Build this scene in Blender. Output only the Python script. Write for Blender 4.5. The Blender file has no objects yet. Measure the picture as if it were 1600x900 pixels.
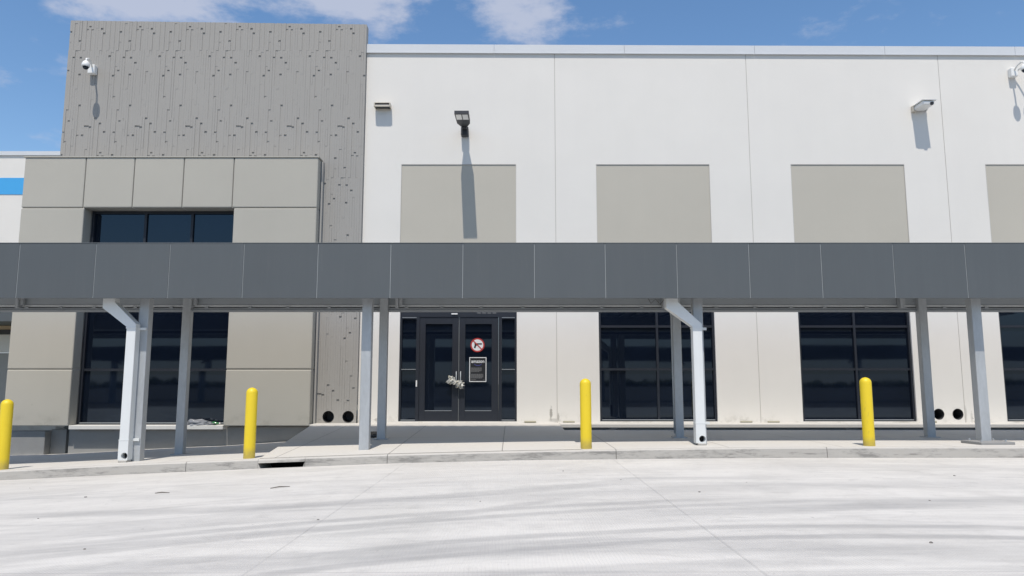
import bpy, bmesh, math, random
from mathutils import Vector, Matrix, noise
R = math.radians
random.seed(11)
scn = bpy.context.scene
col = scn.collection

# ------------------------------------------------------------------ camera
cam = bpy.data.cameras.new("camera"); camo = bpy.data.objects.new("camera", cam); col.objects.link(camo)
cam.sensor_width = 36; cam.lens = 25.99; cam.clip_end = 3000; cam.clip_start = 0.05
camo.location = (0, 0, 1.1); camo.rotation_euler = (R(90 + 7.33), 0, 0)
scn.camera = camo
# ------------------------------------------------------------------ view
scn.view_settings.view_transform = 'Standard'; scn.view_settings.look = 'None'
scn.view_settings.gamma = 1; scn.view_settings.use_curve_mapping = False
scn.view_settings.exposure = 0.28
scn.render.resolution_x = 1024; scn.render.resolution_y = 576
# ------------------------------------------------------------------ sun
LD = Vector((0.056, 0.50, -1.0)).normalized()           # direction the sunlight travels
sd = bpy.data.lights.new("sun", 'SUN'); sd.energy = 3.35; sd.angle = R(0.5); sd.color = (1.0, 0.93, 0.835)
so = bpy.data.objects.new("sun", sd); col.objects.link(so); so.location = (-2, -10, 40)
so.rotation_euler = LD.to_track_quat('-Z', 'Y').to_euler()
# ------------------------------------------------------------------ world
w = bpy.data.worlds.new("World"); scn.world = w; w.use_nodes = True
nt = w.node_tree; nt.nodes.clear()
def N(t, typ, **kw):
    n = t.nodes.new(typ)
    for k, v in kw.items(): setattr(n, k, v)
    return n
out = N(nt, 'ShaderNodeOutputWorld'); bg = N(nt, 'ShaderNodeBackground'); bg.inputs[1].default_value = 0.125
sky = N(nt, 'ShaderNodeTexSky', sky_type='NISHITA'); sky.sun_disc = False
sky.sun_elevation = math.asin(-LD.z); sky.sun_rotation = math.atan2(-LD.x, -LD.y)
sky.altitude = 200; sky.air_density = 1.1; sky.dust_density = 0.05; sky.ozone_density = 2.0
hs = N(nt, 'ShaderNodeHueSaturation'); hs.inputs['Saturation'].default_value = 1.13
nt.links.new(sky.outputs[0], hs.inputs['Color'])
tc = N(nt, 'ShaderNodeTexCoord')
def wmath(op, a, b=None, clamp=False):
    n = N(nt, 'ShaderNodeMath', operation=op); n.use_clamp = clamp
    for i, v in enumerate((a, b)):
        if v is None: continue
        if isinstance(v, (int, float)): n.inputs[i].default_value = v
        else: nt.links.new(v, n.inputs[i])
    return n.outputs[0]
nz = N(nt, 'ShaderNodeTexNoise'); nz.inputs['Scale'].default_value = 13; nz.inputs['Detail'].default_value = 8; nz.inputs['Roughness'].default_value = 0.60
mp = N(nt, 'ShaderNodeMapping'); mp.inputs['Scale'].default_value = (1, 1, 2.2)
nt.links.new(tc.outputs['Generated'], mp.inputs[0]); nt.links.new(mp.outputs[0], nz.inputs[0])
def cdir(px, py):                                         # a compass direction of the sky, azimuth and elevation
    p = R(7.33); a = (px - 800) / 1155; b = (450 - py) / 1155
    return Vector((a, math.cos(p) - b * math.sin(p), math.sin(p) + b * math.cos(p))).normalized()
CL = [((200, -12), .15, .055, 1.5), ((555, 2), .12, .060, 1.45), ((800, 28), .10, .050, 1.4), ((1345, 28), .07, .030, .55),
      ((360, 0), .10, .03, .5), ((60, 215), .06, .02, .35), ((850, -60), .30, .06, .7), ((90, 95), .06, .03, .25), ((30, 20), .07, .03, .3)]
tot = None
for (pp, sx, sz, amp) in CL:
    d = cdir(*pp); m = N(nt, 'ShaderNodeMapping', vector_type='TEXTURE')
    m.inputs['Location'].default_value = d; m.inputs['Scale'].default_value = (sx, .25, sz)
    nt.links.new(tc.outputs['Generated'], m.inputs[0])
    ln = N(nt, 'ShaderNodeVectorMath', operation='LENGTH'); nt.links.new(m.outputs[0], ln.inputs[0])
    v = wmath('MULTIPLY', wmath('SUBTRACT', 1.0, ln.outputs['Value'], True), amp)
    tot = v if tot is None else wmath('ADD', tot, v)
gen = wmath('SUBTRACT', wmath('MULTIPLY', nz.outputs[0], 1.7), 0.72)
spz = N(nt, 'ShaderNodeSeparateXYZ'); nt.links.new(tc.outputs['Generated'], spz.inputs[0])
def wramp(v, a, b, hi=1.0):
    n = N(nt, 'ShaderNodeMapRange'); n.interpolation_type = 'SMOOTHSTEP'; n.inputs[1].default_value = a; n.inputs[2].default_value = b; n.inputs[4].default_value = hi
    nt.links.new(v, n.inputs[0]); return n.outputs[0]
# unseen broken cloud added overhead and behind the camera to neutralise blue ambient, thin fair-weather puffs in front
over = wmath('MULTIPLY', wmath('MAXIMUM', wramp(spz.outputs[2], .55, .80), wmath('MULTIPLY', wramp(wmath('MULTIPLY', spz.outputs[1], -1.0), .1, .5), wramp(spz.outputs[2], .22, .42))), .75)
dens = wramp(wmath('ADD', wmath('ADD', tot, over), wmath('MULTIPLY', gen, 1.5)), .42, 1.25, .80)
mx = N(nt, 'ShaderNodeMix', data_type='RGBA'); hz = N(nt, 'ShaderNodeMix', data_type='RGBA'); hz.inputs[7].default_value = (2.3, 2.75, 3.5, 1)     # pale haze low over the horizon
nt.links.new(wmath('MULTIPLY', wmath('SUBTRACT', 1.0, wramp(spz.outputs[2], .02, .20)), .8), hz.inputs[0]); nt.links.new(hs.outputs[0], hz.inputs[6])
nt.links.new(dens, mx.inputs[0]); nt.links.new(hz.outputs[2], mx.inputs[6])
mx.inputs[7].default_value = (3.7, 3.95, 4.75, 1)
nt.links.new(mx.outputs[2], bg.inputs[0]); nt.links.new(bg.outputs[0], out.inputs[0])

# ------------------------------------------------------------------ materials
class T:                                                  # a small node helper
    def __init__(s, name):
        s.m = bpy.data.materials.new(name); s.m.use_nodes = True; s.t = s.m.node_tree
        s.b = s.t.nodes['Principled BSDF']; s.tc = N(s.t, 'ShaderNodeTexCoord')
        g = N(s.t, 'ShaderNodeNewGeometry'); s.P = g.outputs['Position']
        sp = N(s.t, 'ShaderNodeSeparateXYZ'); s.t.links.new(s.P, sp.inputs[0]); s.X, s.Y, s.Z = sp.outputs
    def L(s, a, b): s.t.links.new(a, b)
    def M(s, op, a, b=None, c=None, clamp=False):
        n = N(s.t, 'ShaderNodeMath', operation=op); n.use_clamp = clamp
        for i, v in enumerate((a, b, c)):
            if v is None: continue
            if isinstance(v, (int, float)): n.inputs[i].default_value = v
            else: s.L(v, n.inputs[i])
        return n.outputs[0]
    def noise(s, scale, detail=4, rough=.55, stretch=(1, 1, 1), off=(0, 0, 0), dist=0):
        mp = N(s.t, 'ShaderNodeMapping'); mp.inputs['Scale'].default_value = stretch; mp.inputs['Location'].default_value = off
        s.L(s.P, mp.inputs[0]); n = N(s.t, 'ShaderNodeTexNoise'); n.inputs['Scale'].default_value = scale
        n.inputs['Detail'].default_value = detail; n.inputs['Roughness'].default_value = rough; n.inputs['Distortion'].default_value = dist
        s.L(mp.outputs[0], n.inputs[0]); return n.outputs[0]
    def ramp(s, v, a, b):                                 # v from a..b to 0..1
        n = N(s.t, 'ShaderNodeMapRange'); n.interpolation_type = 'SMOOTHSTEP'; n.inputs[1].default_value = a; n.inputs[2].default_value = b
        s.L(v, n.inputs[0]); return n.outputs[0]
    def mix(s, f, a, b):
        n = N(s.t, 'ShaderNodeMix', data_type='RGBA')
        for i, v in ((0, f), (6, a), (7, b)):
            if isinstance(v, (int, float)): n.inputs[i].default_value = v
            elif isinstance(v, tuple): n.inputs[i].default_value = (*v, 1)
            else: s.L(v, n.inputs[i])
        return n.outputs[2]
    def scale(s, c, k):                                   # colour times value
        n = N(s.t, 'ShaderNodeVectorMath', operation='SCALE')
        if isinstance(c, tuple): n.inputs[0].default_value = c
        else: s.L(c, n.inputs[0])
        if isinstance(k, (int, float)): n.inputs['Scale'].default_value = k
        else: s.L(k, n.inputs['Scale'])
        return n.outputs[0]
    def bump(s, h, dist, strength=1.0):
        n = N(s.t, 'ShaderNodeBump'); n.inputs['Distance'].default_value = dist; n.inputs['Strength'].default_value = strength
        s.L(h, n.inputs['Height']); s.L(n.outputs[0], s.b.inputs['Normal'])
    def done(s, c=None, rough=.8, metal=0, spec=None):
        if isinstance(c, tuple): s.b.inputs['Base Color'].default_value = (*c, 1)
        elif c is not None: s.L(c, s.b.inputs['Base Color'])
        if isinstance(rough, (int, float)): s.b.inputs['Roughness'].default_value = rough
        else: s.L(rough, s.b.inputs['Roughness'])
        s.b.inputs['Metallic'].default_value = metal
        if spec is not None: s.b.inputs['Specular IOR Level'].default_value = spec
        return s.m
MT = {}
def painted(name, c, var=.07, rough=.75, b=.0012, metal=0, scale=2.0, spec=None, streak=0.0):
    t = T(name)
    k = t.M('ADD', t.M('MULTIPLY', t.noise(scale, 5), var * 2), 1 - var)
    k = t.M('MULTIPLY', k, t.M('ADD', t.M('MULTIPLY', t.noise(40, 3), var * .8), 1 - var * .4))
    if streak: k = t.M('MULTIPLY', k, t.M('ADD', t.M('MULTIPLY', t.noise(3, 4, stretch=(2.5, 2.5, .12)), streak * 2), 1 - streak))
    if b: t.bump(t.noise(110, 4), b, .6)
    MT[name] = t.done(t.scale(c, k), rough, metal, spec); return MT[name]

# wall paint: orange-peel, faint rain streaks, grime at the foot
def wallmat(name, c, low=True):
    t = T(name)
    k = t.M('ADD', t.M('MULTIPLY', t.noise(.8, 5), .09), .955)
    k = t.M('MULTIPLY', k, t.M('ADD', t.M('MULTIPLY', t.noise(1.6, 5, stretch=(2.2, 2.2, .08)), .03), .985))
    base = t.scale(c, k)
    if low:
        foot = t.M('MULTIPLY', t.M('SUBTRACT', 1.0, t.ramp(t.Z, .22, .55)), t.ramp(t.noise(2.2, 6, .7), .46, .70))
        base = t.mix(t.M('MULTIPLY', foot, .55), base, (.27, .255, .215))
        sp = t.M('MULTIPLY', t.M('SUBTRACT', 1.0, t.ramp(t.Z, .3, .9)), t.ramp(t.noise(7.5, 3, .6), .70, .76))
        base = t.mix(t.M('MULTIPLY', sp, .6), base, (.14, .13, .12))
        for (sx, sz, wx, wz, am) in ((.86, .44, .035, .16, .75), (1.02, .36, .03, .10, .6), (.93, .29, .16, .05, .4), (9.99, .42, .035, .22, .35), (10.12, .36, .03, .16, .30), (-2.95, .30, .12, .05, .5)):
            dx = t.M('DIVIDE', t.M('SUBTRACT', t.X, sx), wx); dz = t.M('DIVIDE', t.M('SUBTRACT', t.Z, sz), wz)
            d = t.M('ADD', t.M('SQRT', t.M('ADD', t.M('MULTIPLY', dx, dx), t.M('MULTIPLY', dz, dz))), t.M('MULTIPLY', t.M('SUBTRACT', t.noise(16, 4, .7), .5), 1.6))
            base = t.mix(t.M('MULTIPLY', t.M('SUBTRACT', 1.0, t.ramp(d, .45, 1.1)), am), base, (.22, .21, .185))
    h = t.M('ADD', t.M('MULTIPLY', t.noise(70, 4), .5), t.M('MULTIPLY', t.noise(1.1, 3), 4.0))
    t.bump(h, .0018, .8)
    MT[name] = t.done(base, .82); return MT[name]
wallmat('white_wall_paint', (.72, .695, .65)); wallmat('beige_panel_paint', (.475, .447, .385)); wallmat('stone_cladding', (.43, .41, .358))
wallmat('tower_concrete', (.335, .322, .30), low=False)
wallmat('far_wall_grey', (.36, .35, .33))
painted('coping_metal', (.60, .62, .64), .05, .5, .0005)
painted('blue_band', (.055, .36, .72), .04, .6)
painted('sealant', (.50, .48, .45), .08, .9)
t = T('fascia_grey')                                      # coated panels: each sheet a shade apart, faintly oil-canned, thin drip marks
oi = N(t.t, 'ShaderNodeObjectInfo')
k = t.M('ADD', t.M('MULTIPLY', oi.outputs['Random'], .09), .95)
k = t.M('MULTIPLY', k, t.M('ADD', t.M('MULTIPLY', t.noise(.7, 5), .12), .94))
k = t.M('MULTIPLY', k, t.M('ADD', t.M('MULTIPLY', t.noise(5, 5, .65, (2, 1, .10)), .14), .93))
dst = t.M('MULTIPLY', t.ramp(t.noise(8, 5, .7, (1.6, 1, .16)), .58, .75), .10)
t.bump(t.noise(1.3, 2, .4), .006, .6)
MT['fascia_grey'] = t.done(t.mix(dst, t.scale((.084, .094, .100), k), (.16, .16, .155)), t.M('ADD', t.M('MULTIPLY', t.noise(2, 4), .2), .42))
painted('joint_aluminium', (.36, .385, .40), .05, .45)
painted('downpipe_white', (.66, .68, .68), .05, .5, .0006, streak=.06)
painted('black_frame', (.012, .015, .023), .1, .5, 0)
painted('dark_void', (.010, .010, .012), .1, .9, 0)
painted('dark_steel', (.05, .05, .055), .1, .6)
painted('canopy_steel', (.30, .325, .345), .12, .55, .0006)
painted('sill_light', (.66, .65, .62), .08, .8, .002)
painted('fixture_white', (.78, .78, .76), .04, .45, .0002)
painted('fixture_tan', (.55, .50, .42), .05, .5, .0002)
painted('fixture_black', (.035, .036, .042), .1, .5, .0003)
painted('lens_panel', (.92, .91, .88), .04, .3, 0)
painted('sign_red', (.42, .035, .03), .04, .4, 0)
painted('sign_white', (.72, .72, .72), .04, .4, 0)
painted('sign_black', (.012, .012, .014), .04, .4, 0)
painted('sign_grey', (.17, .17, .17), .08, .5, 0)
painted('sign_blue', (.06, .06, .22), .05, .4, 0)
painted('tan_band', (.46, .36, .24), .1, .7)
painted('grout', (.36, .34, .26), .15, .95, .003)
painted('twig_brown', (.09, .075, .06), .2, .9, .002)
painted('stone_grey', (.20, .19, .175), .2, .9, .002)
painted('green_glass', (.05, .22, .08), .1, .15, 0)
painted('asphalt', (.075, .076, .078), .18, .9, .006, scale=.3)
painted('distant_ground', (.16, .16, .12), .2, .95, .01, scale=.05)

t = T('galvanised_steel')                                 # spangle and white bloom
k = t.M('ADD', t.M('MULTIPLY', t.noise(26, 4, .6, (1, 1, .35)), .26), .87)
k = t.M('MULTIPLY', k, t.M('ADD', t.M('MULTIPLY', t.noise(3, 5, .6, (2, 2, .5)), .34), .83))
t.bump(t.noise(90, 2), .0005, .5)
MT['galvanised_steel'] = t.done(t.scale((.41, .43, .445), k), .5, .25)

t = T('bollard_yellow')
k = t.M('ADD', t.M('MULTIPLY', t.noise(5, 5, .6), .10), .95)
sc = t.ramp(t.noise(18, 4, .65, (1, 1, .35)), .62, .72)
oz = N(t.t, 'ShaderNodeSeparateXYZ'); t.L(t.tc.outputs['Object'], oz.inputs[0])
ft = t.M('MULTIPLY', t.M('SUBTRACT', 1.0, t.ramp(oz.outputs[2], .0, .16)), t.M('ADD', t.noise(14, 5, .7), .15))
bc = t.mix(t.M('MULTIPLY', sc, .28), t.scale((.74, .55, .018), k), (.36, .27, .07)); bc = t.mix(t.M('MULTIPLY', ft, .75, clamp=True), bc, (.20, .17, .11))
t.bump(t.noise(30, 4), .001, .5)
MT['bollard_yellow'] = t.done(bc, t.M('ADD', t.M('MULTIPLY', t.noise(9, 4), .3), .34))

def glassmat(name, c, ior):
    t = T(name); t.b.inputs['IOR'].default_value = ior; t.b.inputs['Specular Tint'].default_value = (.70, .86, 1, 1)
    h = t.noise(.9, 2, .4)
    t.bump(h, .0008, 1)
    rr = t.M('ADD', t.M('MULTIPLY', t.noise(2.5, 5, .6, (1, 1, .5)), .05), .005)
    MT[name] = t.done(t.scale(c, t.M('ADD', t.noise(1.2, 4), .5)), rr)
glassmat('tinted_glass', (.0035, .006, .013), 1.55)

def concrete(name, c, var=.10, mode=''):
    t = T(name)
    k = t.M('ADD', t.M('MULTIPLY', t.noise(.55, 6, .6), var * 2.2), 1 - var * 1.1)
    k = t.M('MULTIPLY', k, t.M('ADD', t.M('MULTIPLY', t.noise(6, 5, .65), var * 1.2), 1 - var * .6))
    k = t.M('MULTIPLY', k, t.M('ADD', t.M('MULTIPLY', t.noise(60, 3, .6), var * 1.0), 1 - var * .5))
    base = t.scale(c, k)
    h = t.M('ADD', t.noise(140, 3), t.M('MULTIPLY', t.noise(9, 5), 1.5))
    if mode == 'walk':                                    # tooled joints
        d = t.M('ABSOLUTE', t.M('SUBTRACT', t.M('FRACT', t.M('DIVIDE', t.M('ADD', t.X, 1.82), 1.675)), .5))
        j = t.ramp(d, .4952, .4975)
        d2 = t.M('ABSOLUTE', t.M('SUBTRACT', t.Y, 13.45)); j = t.M('MAXIMUM', j, t.M('SUBTRACT', 1.0, t.ramp(d2, .004, .009)))
        base = t.mix(t.M('MULTIPLY', j, .55), base, (.14, .135, .13)); h = t.M('SUBTRACT', h, t.M('MULTIPLY', j, 6))
    if mode == 'curb':                                    # weathering: dark scuffs in horizontal drags
        s1 = t.ramp(t.noise(2.2, 8, .78, (.7, 1, 3.2)), .47, .64); s2 = t.ramp(t.noise(7, 6, .7, (.35, 1, 3)), .55, .72)
        g = N(t.t, 'ShaderNodeNewGeometry'); sz = N(t.t, 'ShaderNodeSeparateXYZ'); t.L(g.outputs['True Normal'], sz.inputs[0])
        face = t.M('SUBTRACT', 1.0, t.ramp(t.M('ABSOLUTE', sz.outputs[2]), .3, .9))   # upright face is mixed darker than the top; scuffs kept to it
        base = t.mix(t.M('MULTIPLY', face, .42), base, (.29, .275, .25))
        base = t.mix(t.M('MULTIPLY', t.M('MULTIPLY', s1, .75), face), base, (.17, .165, .155)); base = t.mix(t.M('MULTIPLY', t.M('MULTIPLY', s2, .6), face), base, (.14, .135, .125))
    if mode == 'road':
        # long drags of dust and tyre film, mostly across the picture
        s1 = t.ramp(t.noise(.9, 7, .62, (.22, 1.3, 1), dist=.5), .42, .72); s2 = t.ramp(t.noise(3.0, 7, .68, (.16, 1.2, 1), (4, 7, 0), .35), .48, .74)
        dx = t.M('SUBTRACT', t.X, 3.0); dy = t.M('SUBTRACT', t.Y, -6.0)
        rad = t.M('SQRT', t.M('ADD', t.M('MULTIPLY', dx, dx), t.M('MULTIPLY', dy, dy))); ang = t.M('ARCTAN2', dy, dx)
        cb = N(t.t, 'ShaderNodeCombineXYZ'); t.L(t.M('MULTIPLY', rad, 1.5), cb.inputs[0]); t.L(t.M('MULTIPLY', ang, 2.4), cb.inputs[1])
        pn = N(t.t, 'ShaderNodeTexNoise'); pn.inputs['Scale'].default_value = 1.5; pn.inputs['Detail'].default_value = 8; pn.inputs['Roughness'].default_value = .66; pn.inputs['Distortion'].default_value = .3
        t.L(cb.outputs[0], pn.inputs[0])
        s4 = t.M('MULTIPLY', t.ramp(pn.outputs[0], .44, .70), t.M('SUBTRACT', 1.0, t.M('MULTIPLY', t.ramp(t.Y, 6.5, 10.0), .75)))
        base = t.mix(t.M('MULTIPLY', s4, .62), base, (.32, .315, .31))
        s3 = t.ramp(t.noise(1.4, 6, .66, (1, .45, 1), (9, 1, 0), .7), .50, .78)
        base = t.mix(t.M('MULTIPLY', s1, .26), base, (.36, .355, .345)); base = t.mix(t.M('MULTIPLY', s2, .34), base, (.33, .325, .32))
        base = t.mix(t.M('MULTIPLY', s3, .22), base, (.34, .335, .325))
        wv = t.M('MULTIPLY', t.M('SUBTRACT', t.noise(.5, 3), .5), .16)
        mo = t.ramp(t.noise(.8, 8, .72, (1, 1, 1), (2, 8, 0), .6), .40, .72); base = t.mix(t.M('MULTIPLY', mo, .30), base, (.36, .345, .32))
        mo = t.ramp(t.noise(3.4, 8, .75, (.8, 1.4, 1), (5, 2, 0), .8), .50, .74); base = t.mix(t.M('MULTIPLY', mo, .34), base, (.31, .30, .285))
        ag = t.noise(85, 3, .8); base = t.scale(base, t.M('ADD', t.M('MULTIPLY', ag, .26), .87))
        sc_ = t.ramp(t.noise(7, 5, .7, (.22, 1.6, 1), (1, 5, 0), .2), .66, .74); base = t.mix(t.M('MULTIPLY', sc_, .30), base, (.20, .195, .185))
        tot = None
        for (cx, cy, r, wd, am, x0, x1) in TYRE:          # tyre tracks: rings of rubber film round a turning point
            dx = t.M('SUBTRACT', t.X, cx); dy = t.M('SUBTRACT', t.Y, cy)
            rr = t.M('SQRT', t.M('ADD', t.M('MULTIPLY', dx, dx), t.M('MULTIPLY', dy, dy)))
            e = t.M('ABSOLUTE', t.M('ADD', t.M('SUBTRACT', rr, r), wv))
            v = t.M('MULTIPLY', t.M('SUBTRACT', 1.0, t.ramp(e, wd * .25, wd)), am)
            v = t.M('MULTIPLY', v, t.M('MULTIPLY', t.ramp(t.X, x0 - .9, x0 + .6), t.M('SUBTRACT', 1.0, t.ramp(t.X, x1 - .8, x1 + .8))))
            tot = v if tot is None else t.M('MAXIMUM', tot, v)
        tex = t.M('ADD', t.M('MULTIPLY', t.noise(5, 6, .7, (.5, 1.5, 1)), 1.2), .35)
        base = t.mix(t.M('MULTIPLY', tot, tex, clamp=True), base, (.24, .238, .238))
        sp = t.ramp(t.noise(16, 2, .5), .735, .76); base = t.mix(t.M('MULTIPLY', sp, .35), base, (.16, .15, .14))
        # saw-cut joints along the drive
        for jx in (-1.56, 1.47, 7.6, -7.7):
            d = t.M('ABSOLUTE', t.M('SUBTRACT', t.X, jx)); j = t.M('SUBTRACT', 1.0, t.ramp(d, .003, .009))
            base = t.mix(t.M('MULTIPLY', j, .20), base, (.30, .295, .29)); h = t.M('SUBTRACT', h, t.M('MULTIPLY', j, 2))
        d = t.M('ABSOLUTE', t.M('SUBTRACT', t.Y, 4.52)); j = t.M('SUBTRACT', 1.0, t.ramp(d, .006, .018)); base = t.mix(t.M('MULTIPLY', j, .22), base, (.2, .195, .19))
        lane = t.M('MULTIPLY', t.M('SUBTRACT', 1.0, t.ramp(t.Y, 4.45, 4.62)), .20); base = t.mix(lane, base, (.34, .335, .33))
        # broomed finish
        br = t.M('SINE', t.M('MULTIPLY', t.M('ADD', t.X, t.M('MULTIPLY', t.noise(2, 2), .05)), 260)); h = t.M('ADD', h, t.M('MULTIPLY', br, .7))
        bm_ = t.M('MULTIPLY', t.ramp(t.noise(.5, 3, .5, off=(3, 3, 0)), .48, .62), t.M('MULTIPLY', t.M('ADD', t.M('MULTIPLY', br, .5), .5), .07))
        base = t.mix(bm_, base, (.25, .25, .255))
    t.bump(h, .0022, .8)
    MT[name] = t.done(base, .88); return MT[name]
TYRE = [(2.6, -2.6, 8.52, .12, .42, -1.8, 9), (2.6, -2.6, 8.13, .12, .50, -1.6, 9), (4.2, -7.0, 14.4, .13, .40, -3.0, 1.8),
        (4.6, -7.0, 14.2, .12, .38, -3.2, 2.4), (-4.5, 17.0, 10.2, .30, .36, -4.5, 1.5), (1.2, -5.0, 10.2, .35, .34, -2.2, 3.2), (-6.0, 14.0, 9.3, .16, .34, -3.2, .8), (5.0, -8.0, 16.2, .45, .22, -6, 5.5),
        (3.0, -9.5, 14.3, .15, .30, -2.5, 2.5), (8.0, -20, 27.3, .3, .26, 1, 9)]
concrete('drive_concrete', (.625, .605, .57), .06, 'road')
concrete('walk_concrete', (.575, .555, .52), .05, 'walk')
concrete('kerb_concrete', (.50, .48, .445), .09, 'curb')
concrete('ledge_concrete', (.56, .54, .505), .08)
concrete('plinth_concrete', (.27, .27, .265), .16)
concrete('dirt', (.15, .14, .125), .3)

# ------------------------------------------------------------------ mesh helpers
class MB:
    def __init__(s): s.bm = bmesh.new()
    def box(s, x0, x1, y0, y1, z0, z1, bev=0, seg=1, rot=None, piv=None):
        vs = [s.bm.verts.new(p) for p in ((x0,y0,z0),(x1,y0,z0),(x1,y1,z0),(x0,y1,z0),(x0,y0,z1),(x1,y0,z1),(x1,y1,z1),(x0,y1,z1))]
        fs = [s.bm.faces.new([vs[i] for i in q]) for q in ((0,3,2,1),(4,5,6,7),(0,1,5,4),(1,2,6,5),(2,3,7,6),(3,0,4,7))]
        if rot is not None:
            c = Vector(piv) if piv else Vector(((x0+x1)/2, (y0+y1)/2, (z0+z1)/2))
            for v in vs: v.co = c + rot @ (v.co - c)
        if bev: bmesh.ops.bevel(s.bm, geom=list({e for f in fs for e in f.edges}), offset=bev, segments=seg, affect='EDGES', profile=.5)
        return s
    def quad(s, a, b, c, d): s.bm.faces.new([s.bm.verts.new(p) for p in (a, b, c, d)]); return s
    def prism(s, pts, y0, y1, bev=0):                     # polygon in X-Z pulled along Y
        a = [s.bm.verts.new((x, y0, z)) for x, z in pts]; b = [s.bm.verts.new((x, y1, z)) for x, z in pts]; n = len(pts)
        fs = [s.bm.faces.new(a), s.bm.faces.new(b[::-1])] + [s.bm.faces.new((a[i], b[i], b[(i+1) % n], a[(i+1) % n])) for i in range(n)]
        if bev: bmesh.ops.bevel(s.bm, geom=list({e for f in fs for e in f.edges}), offset=bev, segments=1, affect='EDGES')
        return s
    def tube(s, pts, r, n=12, caps=True):                 # round bar along points; r may be a list
        rs = r if isinstance(r, (list, tuple)) else [r] * len(pts); rings = []
        pts = [Vector(p) for p in pts]
        for i, p in enumerate(pts):
            d = (pts[min(i+1, len(pts)-1)] - pts[max(i-1, 0)]).normalized()
            u = d.orthogonal().normalized() if abs(d.z) < .99 else Vector((1, 0, 0)); v = d.cross(u).normalized(); u = v.cross(d)
            if i and (rings_u.dot(u) < 0): pass
            if i: u = (rings_u - d * rings_u.dot(d)).normalized(); v = d.cross(u)
            rings_u = u
            rings.append([s.bm.verts.new(p + rs[i] * (math.cos(2*math.pi*k/n) * u + math.sin(2*math.pi*k/n) * v)) for k in range(n)])
        for a, b in zip(rings, rings[1:]):
            for k in range(n): s.bm.faces.new((a[k], a[(k+1) % n], b[(k+1) % n], b[k]))
        if caps: s.bm.faces.new(rings[0][::-1]); s.bm.faces.new(rings[-1])
        return s
    def build(s, name, mat, parent=None, smooth=False, loc=None):
        bmesh.ops.recalc_face_normals(s.bm, faces=s.bm.faces)
        me = bpy.data.meshes.new(name); s.bm.to_mesh(me); s.bm.free()
        for p in me.polygons: p.use_smooth = smooth
        me.materials.append(MT[mat] if isinstance(mat, str) else mat)
        o = bpy.data.objects.new(name, me); col.objects.link(o)
        if parent is not None:
            o.parent = parent
            root = parent if parent.parent is None else parent.parent
            if parent.parent is None: o.location = -parent.location if not parent.get('local') else (0, 0, 0)
            else: o.location = (0, 0, 0)                   # a sub-part shares its part's frame
        if loc is not None: o.location = loc
        return o
def tag(o, label=None, cat=None, group=None, kind=None):
    if label: o['label'] = label
    if cat: o['category'] = cat
    if group: o['group'] = group
    if kind: o['kind'] = kind
    return o
def empty(name, loc, label, cat, group=None):
    o = bpy.data.objects.new(name, None); col.objects.link(o); o.location = loc; o.empty_display_size = .2
    return tag(o, label, cat, group)
def struct(o): o['kind'] = 'structure'; return o
def lerp(pts, x):
    if x <= pts[0][0]: return pts[0][1]
    for (a, b), (c, d) in zip(pts, pts[1:]):
        if x <= c: return b + (d - b) * (x - a) / (c - a)
    return pts[-1][1]
def arange(a, b, s):
    n = max(1, int(round((b - a) / s))); return [a + (b - a) * i / n for i in range(n + 1)]
def copy_tree(o, parent=None):
    c = o.copy(); col.objects.link(c)
    if parent is not None: c.parent = parent
    for ch in list(o.children): copy_tree(ch, c)
    return c

# ------------------------------------------------------------------ ground
KT = [(-14, -.40), (-7.44, -.168), (-5.59, -.075), (-3.73, -.004), (-1.87, .062), (0, .108), (1.87, .142), (3.74, .166), (5.6, .171), (14, .168)]
KB = [(-14, -.52), (-7.43, -.30), (-5.58, -.214), (-3.72, -.134), (-1.86, -.062), (0, -.016), (1.87, .004), (3.73, .020), (14, .023)]
REAR = [(-14, -.47), (-11, -.446), (-9.7, -.419), (-7, -.271), (-6.2, -.244), (-4.6, -.135), (-3.5, -.09)]
def road_z(x, y):
    if y > 11: return lerp(KB, x)
    f = max(0.0, min(1.0, (y - 3) / 8.0)); f = f * f * (3 - 2 * f)
    return f * lerp(KB, x) + (1 - f) * 0.0
def grid_sheet(xs, ys, zf):
    bm = bmesh.new(); V = [[bm.verts.new((x, y, zf(x, y))) for x in xs] for y in ys]
    for j in range(len(ys) - 1):
        for i in range(len(xs) - 1): bm.faces.new((V[j][i], V[j][i+1], V[j+1][i+1], V[j+1][i]))
    m = MB(); m.bm.free(); m.bm = bm; return m
m = MB(); m.quad((-900, -900, -.62), (900, -900, -.62), (900, 900, -.62), (-900, 900, -.62)); struct(m.build('ground', 'distant_ground'))
xs = [-60, -40, -25] + arange(-14, 14, .5) + [25, 40, 60]
ys = arange(-1.5, 3, .5) + arange(3.25, 11.0, .25)
struct(grid_sheet(xs, ys, road_z).build('concrete_drive', 'drive_concrete', smooth=True))
struct(grid_sheet([-400, -60, 0, 60, 400], [-300, -60, -20, -1.5], lambda x, y: 0.0 if y > -30 else -.05).build('asphalt_yard', 'asphalt'))
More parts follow.
